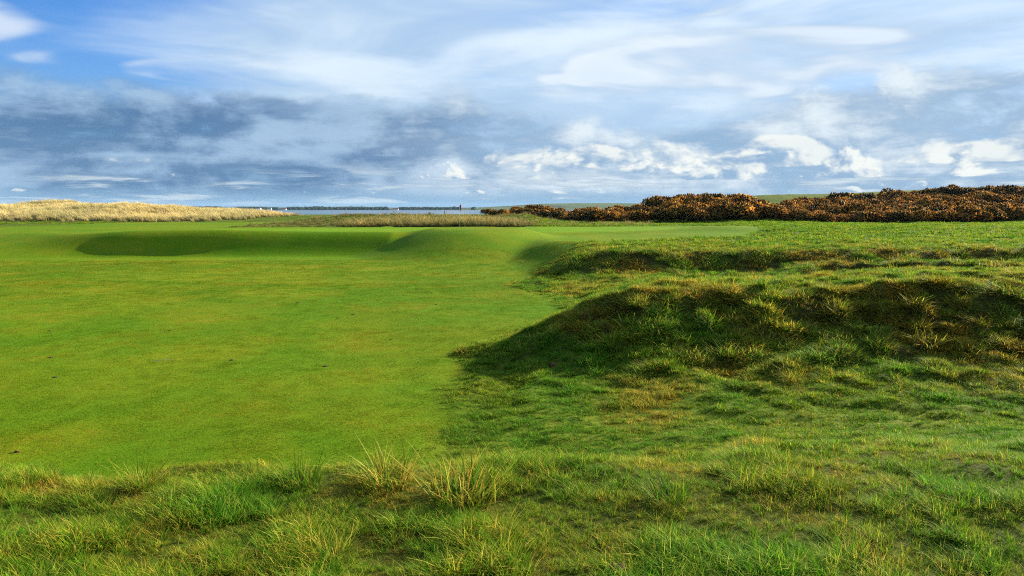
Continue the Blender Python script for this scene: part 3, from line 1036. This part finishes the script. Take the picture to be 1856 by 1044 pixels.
def shrub(px, Y, w, h, lab, seed):
    r = np.random.default_rng(seed)
    V_, T_, C_ = [], [], []
    for i in range(260):
        d = r.normal(size=3); d /= np.linalg.norm(d); d[2] = abs(d[2])
        p = d * np.array([w / 2, w / 2, h]) * r.uniform(.55, 1.0)
        t = r.normal(size=3); t /= np.linalg.norm(t); u = np.cross(t, d)
        s = .13 * r.uniform(.6, 1.4)
        o = len(V_)
        V_ += [p + t * s, p - t * s * .5 + u * s, p - t * s * .5 - u * s]
        T_.append([o, o + 1, o + 2]); C_ += [np.array((.02, .03, .012)) * r.uniform(.6, 1.4)] * 3
    X = (px - 928) / FPX * Y
    add('shrub', mesh_np('shrub', np.array(V_), np.array(T_), M_shrub, cols={'Col': np.array(C_)}), loc=(X, Y, float(H(X, Y)) - .02), label=lab, category='shrub')


shrub(779, 340, 1.0, 1.15, 'rounded dark shrub on the ridge before the water', 801)
shrub(785, 342, .6, .8, 'smaller dark shrub tucked beside the rounded dark shrub', 802)

# low dark hut on the shore behind the dune
hx, hy = (451 - 928) / FPX * 300, 300.0
hz = EYE - 14.2 / FPX * hy - .15
hut = add('hut', None, loc=(hx, hy, hz), label='low dark flat roofed hut at the end of the dune ridge', category='hut')


def box(bm, a, b_):
    v = [bm.verts.new((x, y, z)) for z in (a[2], b_[2]) for y in (a[1], b_[1]) for x in (a[0], b_[0])]
    for f in ((0, 2, 3, 1), (4, 5, 7, 6), (0, 1, 5, 4), (2, 6, 7, 3), (0, 4, 6, 2), (1, 3, 7, 5)):
        bm.faces.new([v[i] for i in f])


M_tar = plain('tarred_boards', (.02, .02, .022), .8, .3, 3)
bm = bmesh.new(); box(bm, (-1.15, -.9, -1.2), (1.15, .9, .62)); bm_obj('wall', bm, M_tar, hut)
bm = bmesh.new(); box(bm, (-1.3, -1.05, .62), (1.3, 1.05, .74)); bm_obj('roof', bm, M_tar, hut)
bm = bmesh.new(); box(bm, (-.35, -.93, -.9), (.35, -.902, .5)); bm_obj('door', bm, M_cloth[0], hut)

# ------------------------------------------------------------------ water and the far shore
def water_material():
    m, b, out = new_mat('sea_water')
    geo = b.node('ShaderNodeNewGeometry')
    p = b.node('ShaderNodeBsdfPrincipled')
    n = b.noise(geo.outputs['Position'], .02, 4, .6)
    b.put(p.inputs['Base Color'], b.mix(n, (.02, .05, .085), (.035, .07, .11)))
    p.inputs['Roughness'].default_value = .16
    p.inputs['IOR'].default_value = 1.33
    sep = b.node('ShaderNodeSeparateXYZ')
    b.nt.links.new(geo.outputs['Position'], sep.inputs[0])
    h = b.noise(b.vec(E(b, sep.outputs[0]) * .25, E(b, sep.outputs[1]) * .6), 1.0, 4, .6)
    bp = b.node('ShaderNodeBump')
    bp.inputs['Strength'].default_value = .25
    bp.inputs['Distance'].default_value = .15
    b.put(bp.inputs['Height'], h)
    b.put(p.inputs['Normal'], bp.outputs[0])
    b.nt.links.new(p.outputs[0], out.inputs[0])
    return m


xw = np.linspace(-9000, 9000, 25); yw = np.linspace(435, 9000, 25)
XX, YY = np.meshgrid(xw, yw)
q0 = (np.arange(24)[:, None] * 25 + np.arange(24)[None, :]).ravel()
add('sea', mesh_np('sea', np.stack([XX.ravel(), YY.ravel(), np.zeros(625)], 1), np.stack([q0, q0 + 1, q0 + 26, q0 + 25], 1), water_material()), kind='structure')

def land_material(name, a, c, d, scale):
    m, b, out = new_mat(name)
    geo = b.node('ShaderNodeNewGeometry')
    p = b.node('ShaderNodeBsdfPrincipled')
    v = b.node('ShaderNodeTexVoronoi')
    v.inputs['Scale'].default_value = scale
    b.nt.links.new(geo.outputs['Position'], v.inputs['Vector'])
    sp = b.node('ShaderNodeSeparateXYZ')
    b.nt.links.new(v.outputs['Color'], sp.inputs[0])
    n = b.noise(geo.outputs['Position'], scale * 3, 4, .6)
    cc = b.mix(b.ss(.35, .55, E(b, sp.outputs[0])), a, c)
    cc = b.mix(b.ss(.75, .82, E(b, sp.outputs[1])), cc, d)
    b.put(p.inputs['Base Color'], b.mix(b.ss(.45, .7, n) * .5, cc, a))
    p.inputs['Roughness'].default_value = .95
    p.inputs['Specular IOR Level'].default_value = .05
    b.nt.links.new(p.outputs[0], out.inputs[0])
    return m


def strip(name, x0, x1, nxs, y0, y1, nys, hf, mat):
    xs_, ys_ = np.linspace(x0, x1, nxs), np.linspace(y0, y1, nys)
    XX, YY = np.meshgrid(xs_, ys_)
    ZZ = hf(XX, YY)
    i0 = (np.arange(nys - 1)[:, None] * nxs + np.arange(nxs - 1)[None, :]).ravel()
    return add(name, mesh_np(name, np.stack([XX.ravel(), YY.ravel(), ZZ.ravel()], 1), np.stack([i0, i0 + 1, i0 + nxs + 1, i0 + nxs], 1), mat, True), kind='structure')


FS = 2150.0
def h_shore(x, y):
    t = S(FS, FS + 60, y + 30 * fbm(x / 200, y / 200, 401))
    return -2 + t * (3.2 + 4.5 * S(FS + 40, FS + 700, y) * (1 + .8 * fbm(x / 300, y / 300, 403)))


strip('far_shore', -3400, 900, 240, FS - 20, FS + 1500, 40, h_shore, land_material('far_fields', (.020, .035, .022), (.045, .075, .025), (.14, .15, .07), .006))


def h_hill(x, y):
    c = np.interp(x, [-600, -260, -60, 120, 260, 420, 700, 1500, 3000], [2, 4, 13, 24, 26, 24, 26, 30, 26])
    return -2 + S(2350, 2800, y) * (c + 4 * fbm(x / 160, y / 160, 411)) * (1 - .5 * S(3000, 3600, y))


strip('green_hill', -600, 3000, 220, 2300, 3600, 40, h_hill, land_material('hill_pasture', (.055, .095, .030), (.085, .125, .040), (.045, .060, .030), .005))


def h_mtn(x, y):
    c = 16 + 62 * np.clip(fbm(x / 1500, y / 9000, 425, 4) + .10, 0, .5)
    return -3 + c * S(8600, 9600, y)


strip('far_hills', -8800, 6000, 300, 8500, 10400, 24, h_mtn, land_material('far_moor', (.03, .045, .05), (.045, .06, .05), (.06, .07, .05), .001))

# wood and hedges along the far shore
M_wood = plain('far_leaves', (.018, .034, .018), .95, .5, .2, .05)
r = np.random.default_rng(91)
bm = bmesh.new()
ico = bmesh.new(); bmesh.ops.create_icosphere(ico, subdivisions=1, radius=1)
iv = np.array([v.co[:] for v in ico.verts]); if_ = np.array([[v.index for v in f.verts] for f in ico.faces]); ico.free()
VV, FF = [], []
off = 0
for i in range(2600):
    px = r.uniform(150, 860)
    Yd = FS + r.uniform(80, 420)
    X = (px - 928) / FPX * Yd
    dens = float(fbm(np.array(px / 26), np.array(.5), 431)) + (.35 if 325 < px < 400 else 0) + (.12 if 455 < px < 610 else 0)
    if dens < -.14:
        continue
    s = r.uniform(3.0, 6.0) * (1 + .5 * max(0, dens))
    z = float(h_shore(np.array(X), np.array(Yd)))
    jit = 1 + r.uniform(-.25, .25, len(iv))[:, None]
    VV.append(iv * jit * np.array([s * 1.2, s * 1.2, s * .72]) + np.array([X, Yd, z + s * .4])); FF.append(if_ + off); off += len(iv)
add('far_wood', mesh_np('far_wood', np.concatenate(VV), np.concatenate(FF), M_wood), kind='stuff', label='dark trees and hedges along the far shore', category='far wood')

# white houses of the far village
M_wash = plain('whitewash', (.80, .79, .76), .8, .06, .5)
M_slate = plain('slate', (.07, .075, .085), .7, .3, .8)
M_tile = plain('red_tile', (.38, .14, .09), .8, .3, .8)
M_pane = plain('window_glass', (.03, .035, .045), .15, .2, 1)
houses = [(468.5, 2190, 13, 8, 5.2, M_slate, 'largest white far shore house with slate roof at the end of the trees'),
          (489, 2210, 9, 7, 3.6, M_slate, 'small white far shore cottage beside the largest house'),
          (524, 2420, 10, 7, 4.2, M_slate, 'white far shore house on higher ground among dark trees'),
          (516, 2185, 8, 6, 3.2, M_tile, 'low far shore cottage with red roof at the waterside'),
          (258, 2260, 10, 7, 4.5, M_slate, 'white far shore house just above the dune grass'),
          (280, 2190, 9, 7, 3.8, M_slate, 'white far shore cottage partly behind the dune grass'),
          (717, 2190, 15, 7, 3.0, M_tile, 'long low red roofed building on the far shore behind a standing person')]
for px, Yd, w, d, h, roofm, lab in houses:
    X = (px - 928) / FPX * Yd
    z = float(h_shore(np.array(X), np.array(float(Yd))))
    e = add('house', None, loc=(X, Yd, z), label=lab, category='house', group='houses on the far shore')
    bm = bmesh.new(); box(bm, (-w / 2, -d / 2, -1.5), (w / 2, d / 2, h)); bm_obj('wall', bm, M_wash, e)
    bm = bmesh.new()
    rh = 2.6
    a = [bm.verts.new(p_) for p_ in ((-w / 2 - .3, -d / 2 - .4, h - .1), (w / 2 + .3, -d / 2 - .4, h - .1), (w / 2 + .3, d / 2 + .4, h - .1), (-w / 2 - .3, d / 2 + .4, h - .1), (-w / 2 - .3, 0, h + rh), (w / 2 + .3, 0, h + rh))]
    for f in ((0, 1, 5, 4), (2, 3, 4, 5), (1, 2, 5), (3, 0, 4), (3, 2, 1, 0)):
        bm.faces.new([a[i] for i in f])
    rf = bm_obj('roof', bm, roofm, e)
    bm = bmesh.new(); box(bm, (w / 2 - 1.6, -.5, h + rh - 1.2), (w / 2 - .6, .5, h + rh + .9)); bm_obj('chimney', bm, M_wash, rf)
    for k_ in (-.3, .3):
        bm = bmesh.new(); box(bm, (w * k_ - .6, -d / 2 - .06, h * .35), (w * k_ + .6, -d / 2 - .02, h * .35 + 1.3)); bm_obj('window', bm, M_pane, e)

# ------------------------------------------------------------------ air
m, b, out = new_mat('haze_air')
pv = b.node('ShaderNodeVolumePrincipled')
pv.inputs['Color'].default_value = (.42, .68, 1.0, 1)
pv.inputs['Density'].default_value = 4.5e-5
pv.inputs['Anisotropy'].default_value = 0.0
b.nt.links.new(pv.outputs[0], out.inputs['Volume'])
bm = bmesh.new(); box(bm, (-9500, -700, -5), (9500, 10900, 62))
bm_obj('haze', bm, m, None, None, kind='stuff', label='thin blue haze over the water and far hills', category='haze')
